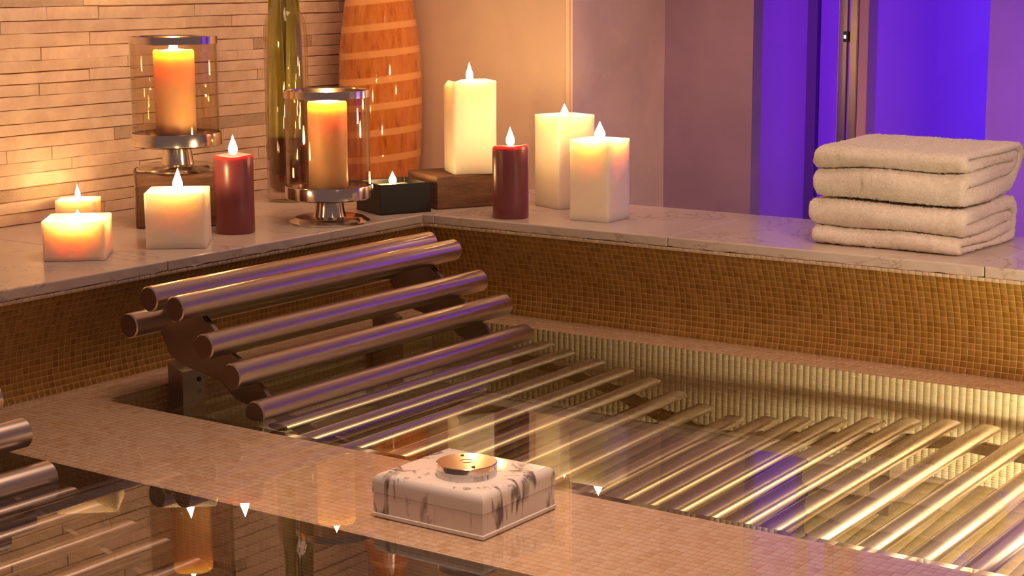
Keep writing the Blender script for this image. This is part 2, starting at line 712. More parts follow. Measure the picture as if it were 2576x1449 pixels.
# ---------- stone wall (left): every visible stone a part
wl = struct('wall_left', 'stone_back', (XB-0.20, XB-0.004, -2.1, 0.47, 0.0, 1.5))
tag(wl, 'wall of long thin split stone strips behind the left marble ledge')
sh = {}
z = ZL + 0.0005
row = 0
joined_v, joined_f = [], []


def stone_shape(L, h, seed):
    r = random.Random(seed)
    n = max(2, int(L/0.03))
    V, F = [], []
    dep = 0.014
    for i in range(n+1):
        y = L*i/n
        e = 0.0007
        t0 = r.uniform(-e, e) if 0 < i < n else 0
        t1 = r.uniform(-e, e) if 0 < i < n else 0
        xo = r.uniform(-0.0006, 0.0006)
        b = 0.0011
        yy = y + (b if i == 0 else (-b if i == n else 0))
        V += [(-dep, y, 0.0), (xo-b, y, t0+0.0002), (xo, yy, b+t0), (xo, yy, h-b+t1), (xo-b, y, h+t1-0.0002), (-dep, y, h)]
    for i in range(n):
        for k in range(5):
            F.append((i*6+k, (i+1)*6+k, (i+1)*6+k+1, i*6+k+1))
    F.append((0, 1, 2, 3, 4, 5))
    k = n*6
    F.append((k+5, k+4, k+3, k+2, k+1, k))
    return V, F


while z < 1.48:
    h = random.uniform(0.0215, 0.0275)
    y = -2.1 + random.uniform(0, 0.2)*0
    first = True
    while y < 0.449:
        L = random.choice((0.12, 0.20, 0.28, 0.36, 0.44, 0.52))*random.uniform(0.85, 1.15)
        if first:
            L *= random.uniform(0.3, 1.0)
            first = False
        L = min(L, 0.449-y)
        if L < 0.03:
            y += L
            continue
        out = random.choice((-1, 1))*random.uniform(0.0, 0.0014)
        tilt = random.uniform(-0.0009, 0.0009)
        V, F = stone_shape(L-0.0009, h-random.choice((0.0005, 0.0006, 0.0008, 0.0018)), random.random())
        if y+L > -0.80 and z < 0.68:
            me = mesh('stone', V, F)
            link('stone', me, 'stone', wl, (XB+out, y, z+tilt))
        else:
            k = len(joined_v)
            joined_v += [(a+XB+out, b+y, c+z+tilt) for a, b, c in V]
            joined_f += [tuple(i+k for i in f) for f in F]
        y += L
    z += h
o = link('stone_field', mesh('stone_field', joined_v, joined_f), 'stone', wl)
o['kind'] = 'stuff'

# ---------- plaster wall (right) and what stands beyond it
wr = struct('wall_right', 'plaster', (-0.75, 0.050, 0.45, 0.842, 0.0, 1.5))
tag(wr, 'warm polished plaster wall behind the corner candles')
t = struct('trim_1', 'bead', (0.042, 0.0515, 0.446, 0.460, ZL, 1.5), 0.001)
tag(t, 'slim pale corner bead at the end of the plaster wall')
w = struct('wall_passage', 'taupe2', (0.0505, 0.285, 0.842, 0.887, -0.6, 1.6))
tag(w, 'taupe plaster wall panel set back beyond the plaster wall')
w = struct('wall_pier_side', 'taupe', (0.0515, 0.0560, 0.452, 0.8415, -0.6, 1.6))
tag(w, 'taupe side face of the plaster pier')
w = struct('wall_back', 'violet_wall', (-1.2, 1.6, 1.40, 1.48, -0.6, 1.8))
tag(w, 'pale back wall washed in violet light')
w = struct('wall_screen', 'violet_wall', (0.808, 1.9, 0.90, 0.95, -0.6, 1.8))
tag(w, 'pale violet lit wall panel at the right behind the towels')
t = struct('shadow_strip', 'dim', (0.158, 0.186, 1.380, 1.400, -0.6, 1.8), 0.002)  # dark strip in place of the door frame's blurred shadow
tag(t, 'dark upright strip standing in for a blurred shadow on the violet wall')
floor = struct('floor', 'taupe', (-1.2, 2.4, 0.36, 1.5, -0.66, -0.6))
tag(floor, 'passage floor behind the ledge')
w = struct('passage_light_blocker', 'taupe2', (0.06, 2.2, 0.50, 1.48, 1.02, 1.10))  # added out of view to block violet reflections and warm spill
tag(w, 'unseen panel added over the passage to keep stray light out')
d = empty('door_1', (0.0, 1.10, -0.6))
d['kind'] = 'structure'
tag(d, 'narrow upright metal door frame in front of the violet wall')
box('stile', (0.377, 0.401, -0.01, 0.02, 0, 1.619), 'frame', d, 0.002)
box('seal', (0.4015, 0.4055, -0.013, 0.02, 0, 1.619), 'rubber', d)
box('stile', (0.406, 0.434, -0.02, 0.02, 0, 1.619), 'frame', d, 0.006, 3)
box('jamb', (0.4345, 0.458, -0.022, 0.03, 0, 1.619), 'jamb', d, 0.001)
la = box('latch', (0.397, 0.409, -0.026, -0.012, 1.092, 1.116), 'rubber', d, 0.001)
box('striker', (0.400, 0.406, -0.029, -0.026, 1.100, 1.108), 'chrome', la)

# ---------- marble ledges
ml = empty('trim_3', (0, 0, ZL))
ml['kind'] = 'structure'
tag(ml, 'white marble ledge under the stone wall')
mr = empty('trim_4', (0, 0, ZL))
mr['kind'] = 'structure'
tag(mr, 'white marble ledge carrying the towels')


def slab(parent, x0, x1, y0, y1, front):
    """marble slab with a slightly chipped lower front edge"""
    bm = box_bm(x0, x1, y0, y1, -0.0185, 0, 0.0022, 2)
    n = int(max(x1-x0, y1-y0)/0.015)
    r = random.Random(x0*7+y0*3)
    ax = 1 if front == 'x' else 0
    lo, hi = (y0, y1) if ax == 1 else (x0, x1)
    for i in range(1, n):
        c = lo + (hi-lo)*i/n
        pl = Vector((0, 1, 0)) if ax == 1 else Vector((1, 0, 0))
        co = Vector((0, c, 0)) if ax == 1 else Vector((c, 0, 0))
        bmesh.ops.bisect_plane(bm, geom=bm.verts[:]+bm.edges[:]+bm.faces[:], plane_co=co, plane_no=pl)
    for v in bm.verts:
        e = (x1-v.co.x) if front == 'x' else (v.co.y-y0)
        if e < 0.006 and v.co.z < -0.010:
            v.co.z += abs(r.gauss(0, 0.0011))
            if front == 'x':
                v.co.x -= abs(r.gauss(0, 0.0006))
            else:
                v.co.y += abs(r.gauss(0, 0.0006))
    return bm_obj('slab', bm, 'marble', parent)


FE = 0.005
for a, b in ((-2.05, -1.32), (-1.3185, -0.690), (-0.6885, -0.0065)):
    slab(ml, XB-0.002, FE, a, b, 'x')
slab(mr, XB-0.002, 0.030, -FE, 0.449, 'y')
for a, b in ((0.0312, 0.560), (0.5612, 1.145), (1.1462, 1.75), (1.7512, X1)):
    slab(mr, a, b, -FE, YB, 'y')


# ---------- mosaic coves under the ledges
def cove(t):
    return 0.075*t*(1-0.62*np.maximum(t, 0)**2)


def cove_d(t):
    e = 1e-4
    return (cove(t+e)-cove(t-e))/(2*e)


H_ = ZT - Z0


def P_right(u, v):
    t_ = v/H_
    return np.stack([u, cove(t_), ZT-v], 1)


def N_right(u, v):
    s = cove_d(v/H_)/H_
    nn = np.stack([0*u, -np.ones_like(u), -s], 1)
    return nn/np.linalg.norm(nn, axis=1)[:, None]


def P_left(u, v):
    t_ = v/H_
    return np.stack([-cove(t_), u, ZT-v], 1)


def N_left(u, v):
    s = cove_d(v/H_)/H_
    nn = np.stack([np.ones_like(u), 0*u, -s], 1)
    return nn/np.linalg.norm(nn, axis=1)[:, None]


rows = np.linspace(0, H_, 17)
cr = empty('wall_cove_right', (0, 0, 0))
cr['kind'] = 'structure'
tag(cr, 'curved wall of small brown mosaic tiles under the towel ledge')
us = np.arange(-0.0354, X1, PT)
surf('grout', lambda u, v: P_right(u, v), us[::4], np.linspace(0, H_, 50), 'grout', cr)
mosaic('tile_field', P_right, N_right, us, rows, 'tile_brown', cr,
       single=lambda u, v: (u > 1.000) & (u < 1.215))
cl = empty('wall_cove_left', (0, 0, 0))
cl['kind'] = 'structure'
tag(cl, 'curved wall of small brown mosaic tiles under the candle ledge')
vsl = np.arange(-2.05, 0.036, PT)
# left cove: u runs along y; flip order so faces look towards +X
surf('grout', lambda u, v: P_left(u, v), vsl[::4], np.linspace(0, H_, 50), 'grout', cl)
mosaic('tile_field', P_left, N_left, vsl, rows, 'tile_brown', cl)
# pale bullnose row between mosaic and marble
P, N = plane((0.0015, -0.0025, ZT), (1, 0, 0), (0, 0, 1))
mosaic('edge_row', P, N, np.arange(0, X1-0.01, PT), np.array([0, 0.0062]), 'tile_trim', cr, h=0.0008)
box('edge_backing', (0.0, X1, -0.0022, 0.03, ZT-0.0005, ZL-0.0186), 'grout_pale', cr)
P, N = plane((0.0025, -2.05, ZT), (0, 1, 0), (0, 0, 1))
mosaic('edge_row', P, N, np.arange(0, 2.05, PT), np.array([0, 0.0062]), 'tile_trim', cl, h=0.0008)
box('edge_backing', (-0.03, 0.0022, -2.05, 0.0, ZT-0.0005, ZL-0.0186), 'grout_pale', cl)

# ---------- lower ledges, divider, pool walls and floors
pw = empty('floor_pool', (0, 0, FL))
pw['kind'] = 'structure'
tag(pw, 'tiled pool basin with lower ledges at water level')


def pool_part(nm, o_, du, dv, lu, lv, mat, grout, parent=pw, p=PT):
    off = np.array(o_, float) - np.array([0, 0, FL])
    P, N = plane(off, du, dv)
    mosaic(nm, P, N, steps(0, lu, p), steps(0, lv, p), mat, parent)
    uu, vv = np.array([0.0, lu]), np.array([0.0, lv])
    nn = N(uu, vv)[0]
    surf(nm+'_grout', lambda u, v: P(u, v)-nn*0.0003, uu, vv, grout, parent)


# left lower ledge, right lower ledge
pool_part('ledge_tiles', (-0.030, Y0, Z0), (1, 0, 0), (0, 1, 0), XL+0.030, -Y0+0.030, 'tile_div', 'grout_sand')
pool_part('ledge_tiles', (XL, YR, Z0), (1, 0, 0), (0, 1, 0), X1-XL, -YR+0.030, 'tile_div', 'grout_sand')
# inner walls
pool_part('wall_tiles', (XL, YR, Z0), (0, 0, -1), (1, 0, 0), Z0-FL, X1-XL, 'tile_pale', 'grout_pale')     # faces -Y
pool_part('wall_tiles', (XL, YD, FL), (0, 1, 0), (0, 0, 1), YR-YD, Z0-FL, 'tile_pale', 'grout_pale')       # faces +X
pool_part('wall_tiles', (XL, Y0, FL), (0, 1, 0), (0, 0, 1), YN-Y0, Z0-FL, 'tile_pale', 'grout_pale')
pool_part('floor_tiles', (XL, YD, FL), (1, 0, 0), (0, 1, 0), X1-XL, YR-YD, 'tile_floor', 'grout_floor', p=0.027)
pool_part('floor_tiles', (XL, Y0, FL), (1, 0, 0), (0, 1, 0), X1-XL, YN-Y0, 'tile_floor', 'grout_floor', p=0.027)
box('end_wall', (X1, X1+0.06, Y0, YR, 0, -FL+0.12), 'grout_pale', pw)

dv = empty('wall_divider', (0, YD, 0))
dv['kind'] = 'structure'
tag(dv, 'wide sand coloured mosaic divider between the two pools, just under water')
o_ = lambda x, y, z_: (x, y-YD, z_+FL)
pool_part('top_tiles', o_(XL, YN, Z0), (1, 0, 0), (0, 1, 0), X1-XL, YD-YN, 'tile_div', 'grout_sand', dv)
pool_part('side_tiles', o_(XL, YN, FL), (1, 0, 0), (0, 0, 1), X1-XL, Z0-FL, 'tile_pale', 'grout_pale', dv)
pool_part('side_tiles', o_(X1, YD, FL), (-1, 0, 0), (0, 0, 1), X1-XL, Z0-FL, 'tile_pale', 'grout_pale', dv)

# ---------- water
def flat(name, rects, mat):
    V, F = [], []
    for x0, x1, y0, y1 in rects:
        k = len(V)
        V += [(x0, y0, 0), (x1, y0, 0), (x1, y1, 0), (x0, y1, 0)]
        F.append((k, k+1, k+2, k+3))
    return link(name, mesh(name, V, F), mat)


w = flat('pool_water', [(XL, X1, YD, YR)], 'water')
tag(w, 'still clear water in the far pool over the steel lounger', 'water', kind='stuff')
w = flat('pool_water', [(XL, X1, Y0, YN)], 'water')
tag(w, 'still clear water in the near pool at the bottom left', 'water', kind='stuff')
w = flat('water_film', [(-0.028, XL, Y0, 0.028), (XL, X1, YR, 0.028), (XL, X1, YN, YD)], 'film')
tag(w, 'thin sheet of water over the divider and the lower ledges', 'water', kind='stuff')

# ------------------------------------------------------------------ steel loungers
BARS = [(0.0897, 0.1101), (0.1372, 0.1573), (0.1936, 0.1475), (0.2530, 0.0960), (0.3080, 0.0570), (0.3545, 0.0060),
        (0.4000, -0.0240), (0.4460, -0.0660), (0.5083, -0.1032), (0.5675, -0.1343), (0.6222, -0.1740), (0.6740, -0.2340),
        (0.7258, -0.2861), (0.7840, -0.3230), (0.8479, -0.2957), (0.9082, -0.2639), (0.9699, -0.2337), (1.0333, -0.2037),
        (1.0944, -0.1744), (1.1571, -0.1480), (1.2197, -0.1450), (1.2850, -0.1560), (1.3540, -0.1520), (1.4240, -0.1480), (1.4940, -0.1470), (1.5640, -0.1490)]
BR, BL = 0.020, 0.702
PY0, PY1 = 0.062, 0.635


def plate_outline():
    top = [(0.090, 0.104), (0.104, 0.130), (0.137, 0.1385), (0.168, 0.134)]
    pts = BARS[2:]
    n = len(pts)

    def nrm(i):
        a, b = pts[max(0, i-1)], pts[min(n-1, i+1)]
        tx, tz = b[0]-a[0], b[1]-a[1]
        l_ = math.hypot(tx, tz)
        return tz/l_, -tx/l_
    low = []
    for i in range(n):
        nx, nz = nrm(i)
        x, z_ = pts[i]
        top.append((x+nx*0.0185, z_+nz*0.0185))
        if i+1 < n:
            mx, mz = (x+pts[i+1][0])/2, (z_+pts[i+1][1])/2
            tx, tz = pts[i+1][0]-x, pts[i+1][1]-z_
            l_ = math.hypot(tx, tz)
            tx, tz = tx/l_, tz/l_
            qx, qz = tz, -tx
            for s in (-0.020, -0.008, 0.008, 0.020):
                k = 0.0195 if abs(s) > 0.01 else 0.0165
                top.append((mx+tx*s+qx*k, mz+tz*s+qz*k))
        if i >= 3:
            low.append((x+nx*0.078, z_+nz*0.078))
    lower = [(0.096, 0.100), (0.0995, 0.083), (0.113, 0.0565), (0.132, 0.046), (0.152, 0.041), (0.178, 0.036), (0.223, 0.028),
             (0.241, 0.013), (0.255, 0.004), (0.273, -0.002), (0.300, -0.020)] + [p_ for p_ in low[1:]]
    return top + lower[::-1]


OUT = plate_outline()


def lounger(y_near, label, hidden_after=99):
    root = empty('lounger', (0, y_near, 0))
    tag(root, label, 'lounger', 'steel tube loungers in the pools')
    bar_me = tube_x(BR, BL)
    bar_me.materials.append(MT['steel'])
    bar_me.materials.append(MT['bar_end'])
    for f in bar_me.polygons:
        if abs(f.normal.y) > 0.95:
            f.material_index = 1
    for i, (x, z_) in enumerate(BARS):
        if i > hidden_after:
            break
        b = link('bar', bar_me, None, root, (x, 0, z_))
        b.rotation_euler = (0, i*0.7, 0)
    for y in (PY0, PY1):
        prism_xz('side_plate', OUT, y, y+0.008, 'steel_dark', root)
    for y in (PY0+0.009, PY1-0.056):
        for x, zt in ((0.098, 0.040), (1.080, -0.252)):
            leg = prism_xz('leg', [(x, FL), (x+0.032, FL), (x+0.032, zt-0.013), (x, zt)], y, y+0.048, 'steel_dark', root)
            for zz in (zt-0.030,):
                bo = lathe('bolt', [(0, 0), (0.0042, 0), (0.0036, 0.0025), (0, 0.0025)], 'rubber', leg, 12, (x+0.0319, y+0.036, zz))
                bo.rotation_euler = (0, math.pi/2, 0)
    return root


lounger(-0.857, 'brushed steel tube lounger rising from the far pool in the middle of the photo')
lounger(-1.942, 'brushed steel tube lounger in the near pool at the lower left edge')


# ------------------------------------------------------------------ candles
def flame_obj(parent, x, y, z_, hgt=0.034, r=0.0068, lean=0.0):
    r *= 1.25
    hgt *= 1.1
    prof = [(0, 0), (0.45*r, 0.03*hgt), (0.85*r, 0.14*hgt), (r, 0.28*hgt), (0.9*r, 0.42*hgt), (0.62*r, 0.60*hgt), (0.33*r, 0.78*hgt), (0.12*r, 0.92*hgt), (0, hgt)]
    f = lathe('flame', prof, 'flame', parent, 14, (x, y, z_))
    f.rotation_euler = (0, lean, 0)
    return f


def wick_obj(parent, x, y, z_, h=0.012):
    return lathe('wick', [(0, -0.004), (0.0011, -0.004), (0.0012, h*0.7), (0.0008, h), (0, h)], 'wick', parent, 8, (x, y, z_))


def rsq_ring(s, rc, n=6):
    pts = []
    hs = s/2
    rc = min(rc, hs*0.999)
    for cx, cy, a0 in ((hs-rc, hs-rc, 0), (-hs+rc, hs-rc, 90), (-hs+rc, -hs+rc, 180), (hs-rc, -hs+rc, 270)):
        for k in range(n+1):
            a = math.radians(a0 + 90*k/n)
            pts.append((cx+rc*math.cos(a), cy+rc*math.sin(a)))
        # straight side subdivisions
        nx = {0: (-hs+rc, hs), 90: (-hs, -hs+rc), 180: (hs-rc, -hs), 270: (hs, hs-rc)}[a0]
        st = pts[-1]
        for k in range(1, 5):
            pts.append((st[0]+(nx[0]-st[0])*k/5, st[1]+(nx[1]-st[1])*k/5))
    return pts


def loft(name, rings, mat, parent, cap_top=True):
    verts, faces = [], []
    n = len(rings[0])
    for rg in rings:
        verts += rg
    for i in range(len(rings)-1):
        for j in range(n):
            k = (j+1) % n
            faces.append((i*n+j, i*n+k, (i+1)*n+k, (i+1)*n+j))
    b = len(verts)
    c0 = np.mean(np.array(rings[0]), 0)
    c1 = np.mean(np.array(rings[-1]), 0)
    verts += [tuple(c0), tuple(c1)]
    for j in range(n):
        k = (j+1) % n
        faces.append((k, j, b))
        faces.append(((len(rings)-1)*n+j, (len(rings)-1)*n+k, b+1))
    me = mesh(name, verts, faces, True)
    sharp_by_angle(me, 50)
    return link(name, me, mat, parent)


def square_candle(label, corner, phi, s, z0, z1, mat='wax', pool=0.008, wall=0.16, flame=(0.034, 0.0068), rim=None, group=None, off=(0, 0), taper=0.0):
    """corner: front corner on the ledge; phi: heading (deg) of the side running right from it"""
    a = math.radians(phi)
    cx = corner[0] + s/2*(math.cos(a)-math.sin(a))
    cy = corner[1] + s/2*(math.sin(a)+math.cos(a))
    root = empty('square_candle', (cx, cy, z0), a)
    tag(root, label, 'candle', group)
    H = z1-z0
    rings = []
    base = rsq_ring(s, 0.005)
    for k in range(9):
        t_ = k/8
        sc = 1-taper*t_ + 0.004*math.sin(t_*5+s*90)
        z_ = H*t_
        ring = []
        for (x, y) in base:
            zz = z_
            if rim and t_ > 0.5:
                zz += rim(x/s, y/s)*((t_-0.5)*2)**2
            ring.append((x*sc, y*sc, zz))
        if k == 0:
            rings.append([(x*0.97, y*0.97, 0.0) for x, y in base])
            ring = [(x, y, 0.0018) for x, y, _ in ring]
        rings.append(ring)
    top = rings[-1]
    rings.append([(x*0.975, y*0.975, z_+0.0012) for x, y, z_ in top])
    rings.append([(x*(1-wall*0.6), y*(1-wall*0.6), z_+0.0004-pool*0.15) for x, y, z_ in top])
    inner = rsq_ring(s*(1-wall), s*0.30*1.0)
    rings.append([(x, y, H-pool*0.75) for x, y in inner])
    rings.append([(x*0.88, y*0.88, H-pool) for x, y in inner])
    rings.append([(x*0.3, y*0.3, H-pool*1.02) for x, y in inner])
    wx = loft('wax', rings, mat, root)
    wick_obj(wx, off[0], off[1], H-pool)
    flame_obj(root, off[0], off[1], H-pool+0.005, *flame, lean=random.uniform(-0.05, 0.05))
    return root


def round_candle(label, c, r, z0, z1, mat, pool=0.006, flame=(0.034, 0.0068), group=None, tilt=0.0):
    root = empty('pillar_candle', (c[0], c[1], z0))
    tag(root, label, 'candle', group)
    H = z1-z0

    def de(p, a):
        x, y, z_ = p
        if z_ > H*0.6:
            z_ += (0.0012*math.sin(3*a+1)+tilt*math.sin(a+2.2))*((z_/H-0.6)/0.4)
        return x, y, z_
    prof = [(0, 0), (r*0.96, 0), (r, 0.003)]
    for k in range(1, 7):
        prof.append((r*(1-0.006*math.sin(k)), 0.003+(H-0.007)*k/6))
    prof += [(r*0.97, H-0.001), (r*0.92, H), (r*0.86, H-pool*0.4), (r*0.76, H-pool), (r*0.25, H-pool*1.05), (0, H-pool*1.05)]
    wx = lathe('wax', prof, mat, root, 48, deform=de)
    wick_obj(wx, 0, 0, H-pool)
    flame_obj(root, 0, 0, H-pool+0.005, *flame, lean=random.uniform(-0.05, 0.05))
    return root


GS = 'square candles on the marble ledges'
GP = 'round pillar candles on the marble ledges'


def rim_chip(x, y):
    # one corner melted away
    d_ = math.hypot(x+0.5, y-0.5)
    return -0.014*max(0, 1-d_/0.45)


square_candle('low square candle burnt hollow with a glowing brim, frontmost on the left ledge', (-0.1560, -0.8160), 41, 0.102, ZL, 0.2495, 'wax_pink', pool=0.020, wall=0.10, flame=(0.026, 0.0075), group=GS)
square_candle('small rosy square candle behind the low hollow candle, against the stone wall', (-0.4600, -0.5350), 40, 0.076, ZL, 0.2315, 'wax_pink', pool=0.005, flame=(0.026, 0.0042), group=GS)
square_candle('ivory square candle in front of the dark wooden block on the left ledge', (-0.1130, -0.6290), 40, 0.104, ZL, 0.2795, 'wax', pool=0.006, flame=(0.036, 0.0070), group=GS)
square_candle('tall square ivory candle standing on the flat brown block in the corner', (0.0040, 0.0980), 51, 0.090, 0.2504, 0.4370, 'wax', pool=0.006, flame=(0.034, 0.0060), rim=rim_chip, group=GS)
square_candle('tall square ivory candle on the right ledge behind the shorter square one', (0.1960, 0.1900), 68, 0.090, ZL, 0.3690, 'wax', pool=0.007, flame=(0.022, 0.0060), group=GS)
square_candle('short wide square ivory candle at the right end of the candle group', (0.3796, 0.0841), 93, 0.0865, ZL, 0.3370, 'wax', pool=0.006, flame=(0.032, 0.0085), group=GS)
round_candle('plum pillar candle beside the lantern on the wooden block', (-0.1297, -0.3928), 0.0361, ZL, 0.3265, 'wax_purple', group=GP)
round_candle('plum pillar candle in front of the tall square candles on the right ledge', (0.1763, 0.0514), 0.0351, ZL, 0.3225, 'wax_purple', group=GP, tilt=0.003)


# ------------------------------------------------------------------ lanterns
def lantern(label, c, z0, k=1.0):
    root = empty('candle_lantern', (c[0], c[1], z0))
    tag(root, label, 'lantern', 'glass candle lanterns on steel feet')
    R_ = 0.0838*k
    lathe('foot', [(0, 0), (0.077*k, 0), (0.0772*k, 0.003), (0.066*k, 0.0105), (0.062*k, 0.0115), (0, 0.0115)], 'chrome', root, 64)
    lathe('stem', [(0, 0.0116), (0.0315*k, 0.0116), (0.029*k, 0.020), (0.0255*k, 0.046), (0, 0.046)], 'chrome', root, 48)
    lathe('dish', [(0, 0.0461), (R_-0.004, 0.0461), (R_, 0.049), (R_, 0.070), (R_-0.001, 0.072), (R_-0.0025, 0.072), (R_-0.0028, 0.066), (0, 0.066)], 'chrome', root, 72)
    g0 = R_-0.0040
    lathe('glass', [(g0, 0.0665), (g0, 0.249), (g0-0.002, 0.249), (g0-0.002, 0.0665)], 'glass', root, 72, closed=True)
    lathe('rim', [(g0+0.0003, 0.238), (g0+0.0014, 0.2385), (g0+0.0014, 0.252), (g0-0.0028, 0.252), (g0-0.0032, 0.2500), (g0+0.0003, 0.2495)], 'chrome', root, 72, closed=True)
    return root


lantern('glass lantern on a steel foot standing on the dark wooden block by the stone wall', (-0.3115, -0.3573), 0.2850, 1.02)
round_candle('peach pillar candle inside the lantern on the wooden block', (-0.3115, -0.3573), 0.0383, 0.2850+0.0662, 0.5120, 'wax_orange', pool=0.014, flame=(0.030, 0.0070), group='pillar candles in the lanterns')
lantern('glass lantern on a steel foot standing directly on the marble near the corner', (-0.0756, -0.1931), ZL+0.0003)
round_candle('peach pillar candle inside the lantern near the corner', (-0.0756, -0.1931), 0.0373, ZL+0.0665, 0.4140, 'wax_orange', pool=0.014, flame=(0.030, 0.0070), group='pillar candles in the lanterns')


# ------------------------------------------------------------------ blocks
def block(name, label, cat, corner, phi, wd, dp, z0, z1, mat, bev):
    a = math.radians(phi)
    root_loc = (corner[0], corner[1], z0)
    bm = box_bm(0, wd, 0, dp, 0, z1-z0, bev, 4)
    for v in bm.verts:
        v.co += Vector((random.uniform(-1, 1), random.uniform(-1, 1), 0))*0.0006
    o = bm_obj(name, bm, mat, None, root_loc, smooth=False)
    o.rotation_euler = (0, 0, a)
    me = o.data
    me.polygons.foreach_set('use_smooth', [True]*len(me.polygons))
    sharp_by_angle(me, 40)
    return tag(o, label, cat)


block('wooden_block', 'dark square wooden block with rounded edges carrying the left lantern', 'block', (-0.3139, -0.4667), 48, 0.157, 0.150, ZL, 0.2848, 'wood', 0.008)
block('wooden_block', 'flat brown wooden block under the tall corner candle', 'block', (-0.0095, 0.0580), 62, 0.170, 0.150, ZL, 0.2500, 'wood', 0.004)

# black square dish with a candle inside
a = math.radians(65)
bd = empty('candle_dish', (-0.0506, -0.0717, ZL), a)
tag(bd, 'black square dish holding a small candle, at the corner of the ledge', 'candle dish')
bm = bmesh.new()
S_, HB, TH = 0.112, 0.060, 0.006
vs_ = []
for (i0, i1, z_) in ((0, S_, 0), (0, S_, HB), (TH, S_-TH, HB), (TH, S_-TH, 0.022)):
    vs_.append([bm.verts.new(p) for p in ((i0, i0, z_), (i1, i0, z_), (i1, i1, z_), (i0, i1, z_))])
bm.faces.new(vs_[0])
bm.faces.new(vs_[3])
for q in range(3):
    for i in range(4):
        bm.faces.new((vs_[q][i], vs_[q][(i+1) % 4], vs_[q+1][(i+1) % 4], vs_[q+1][i]))
bmesh.ops.bevel(bm, geom=[e for e in bm.edges if e.calc_length() > 0.02], offset=0.001, segments=1, affect='EDGES')
bm_obj('bowl', bm, 'black', bd)
box('wax', (TH+0.0005, S_-TH-0.0005, TH+0.0005, S_-TH-0.0005, 0.0222, 0.050), 'wax', bd, 0.003)
wick_obj(bd, 0.052, 0.050, 0.050)
flame_obj(bd, 0.052, 0.050, 0.054, 0.024, 0.0062)

# ------------------------------------------------------------------ vases
gv = empty('glass_vase', (-0.3609, 0.0044, ZL))
tag(gv, 'tall clear glass vase with rolled green leaves and amber liquid', 'vase')
outer = [(0.0, 0.0), (0.040, 0.0), (0.0445, 0.004), (0.0452, 0.012), (0.0452, 0.345), (0.0440, 0.362), (0.0400, 0.378), (0.0335, 0.392),
         (0.0300, 0.400), (0.0275, 0.412), (0.0265, 0.430), (0.0270, 0.520), (0.030, 0.560)]
inner = [(0.027, 0.560), (0.0245, 0.52), (0.0240, 0.430), (0.0250, 0.410), (0.0295, 0.392), (0.0390, 0.368), (0.0412, 0.345), (0.0412, 0.030), (0.034, 0.020), (0.0, 0.018)]
lathe('glass', outer+inner, 'clear_glass', gv, 48)
lathe('liquid', [(0, 0.0200), (0.030, 0.0215), (0.0395, 0.032), (0.0402, 0.040), (0.0402, 0.135), (0, 0.135)], 'amber', gv, 40)


def leaf(cx, cy, ang, w0, w1, z0, z1, curl, bend):
    n, m = 24, 8
    V, F = [], []
    for i in range(n+1):
        t_ = i/n
        z_ = z0+(z1-z0)*t_
        wd = (w0+(w1-w0)*t_)*min(1, 0.35+t_*6)
        for j in range(m+1):
            s = j/m*2-1
            r = 0.016+0.004*(1-t_)
            th = s*curl
            x = math.sin(th)*wd/max(0.2, math.sin(curl)) if curl > 0.01 else s*wd
            y = (math.cos(th)-1)*r*1.6 + bend*t_
            V.append((cx+x*math.cos(ang)-y*math.sin(ang), cy+x*math.sin(ang)+y*math.cos(ang), z_))
    for i in range(n):
        for j in range(m):
            k = i*(m+1)+j
            F.append((k, k+1, k+m+2, k+m+1))
    o = link('leaf', mesh('leaf', V, F, True), 'leaf', gv)
    md = o.modifiers.new('thickness', 'SOLIDIFY')
    md.thickness = 0.0012
    return o


leaf(-0.016, -0.011, math.radians(30), 0.026, 0.010, 0.055, 0.470, 0.9, 0.006)
leaf(0.015, 0.010, math.radians(40), 0.024, 0.010, 0.075, 0.480, 0.9, 0.006)
leaf(0.002, 0.012, math.radians(35), 0.024, 0.012, 0.090, 0.500, 0.7, 0.0)

ov = [(0, 0), (0.076, 0), (0.080, 0.004), (0.0845, 0.03), (0.0890, 0.07), (0.0925, 0.13), (0.0936, 0.19), (0.0935, 0.235), (0.0915, 0.29),
      (0.0865, 0.34), (0.0790, 0.395), (0.0690, 0.45), (0.056, 0.50), (0.044, 0.54), (0.039, 0.57), (0.042, 0.60),
      (0.039, 0.60), (0.036, 0.57), (0.040, 0.54), (0.03, 0.50), (0, 0.48)]
o = lathe('banded_vase', ov, 'vase', None, 72, (-0.395, 0.350, ZL))
o.rotation_euler = (0, 0, math.radians(35))
tag(o, 'large glossy orange vase with slanting pale bands in the corner', 'vase')


# ------------------------------------------------------------------ towels
def sag(x, y):
    return 0.0022*math.sin(x*17+1.0)*math.sin(y*9+0.6) + 0.003*max(0, (y-0.12))/0.15


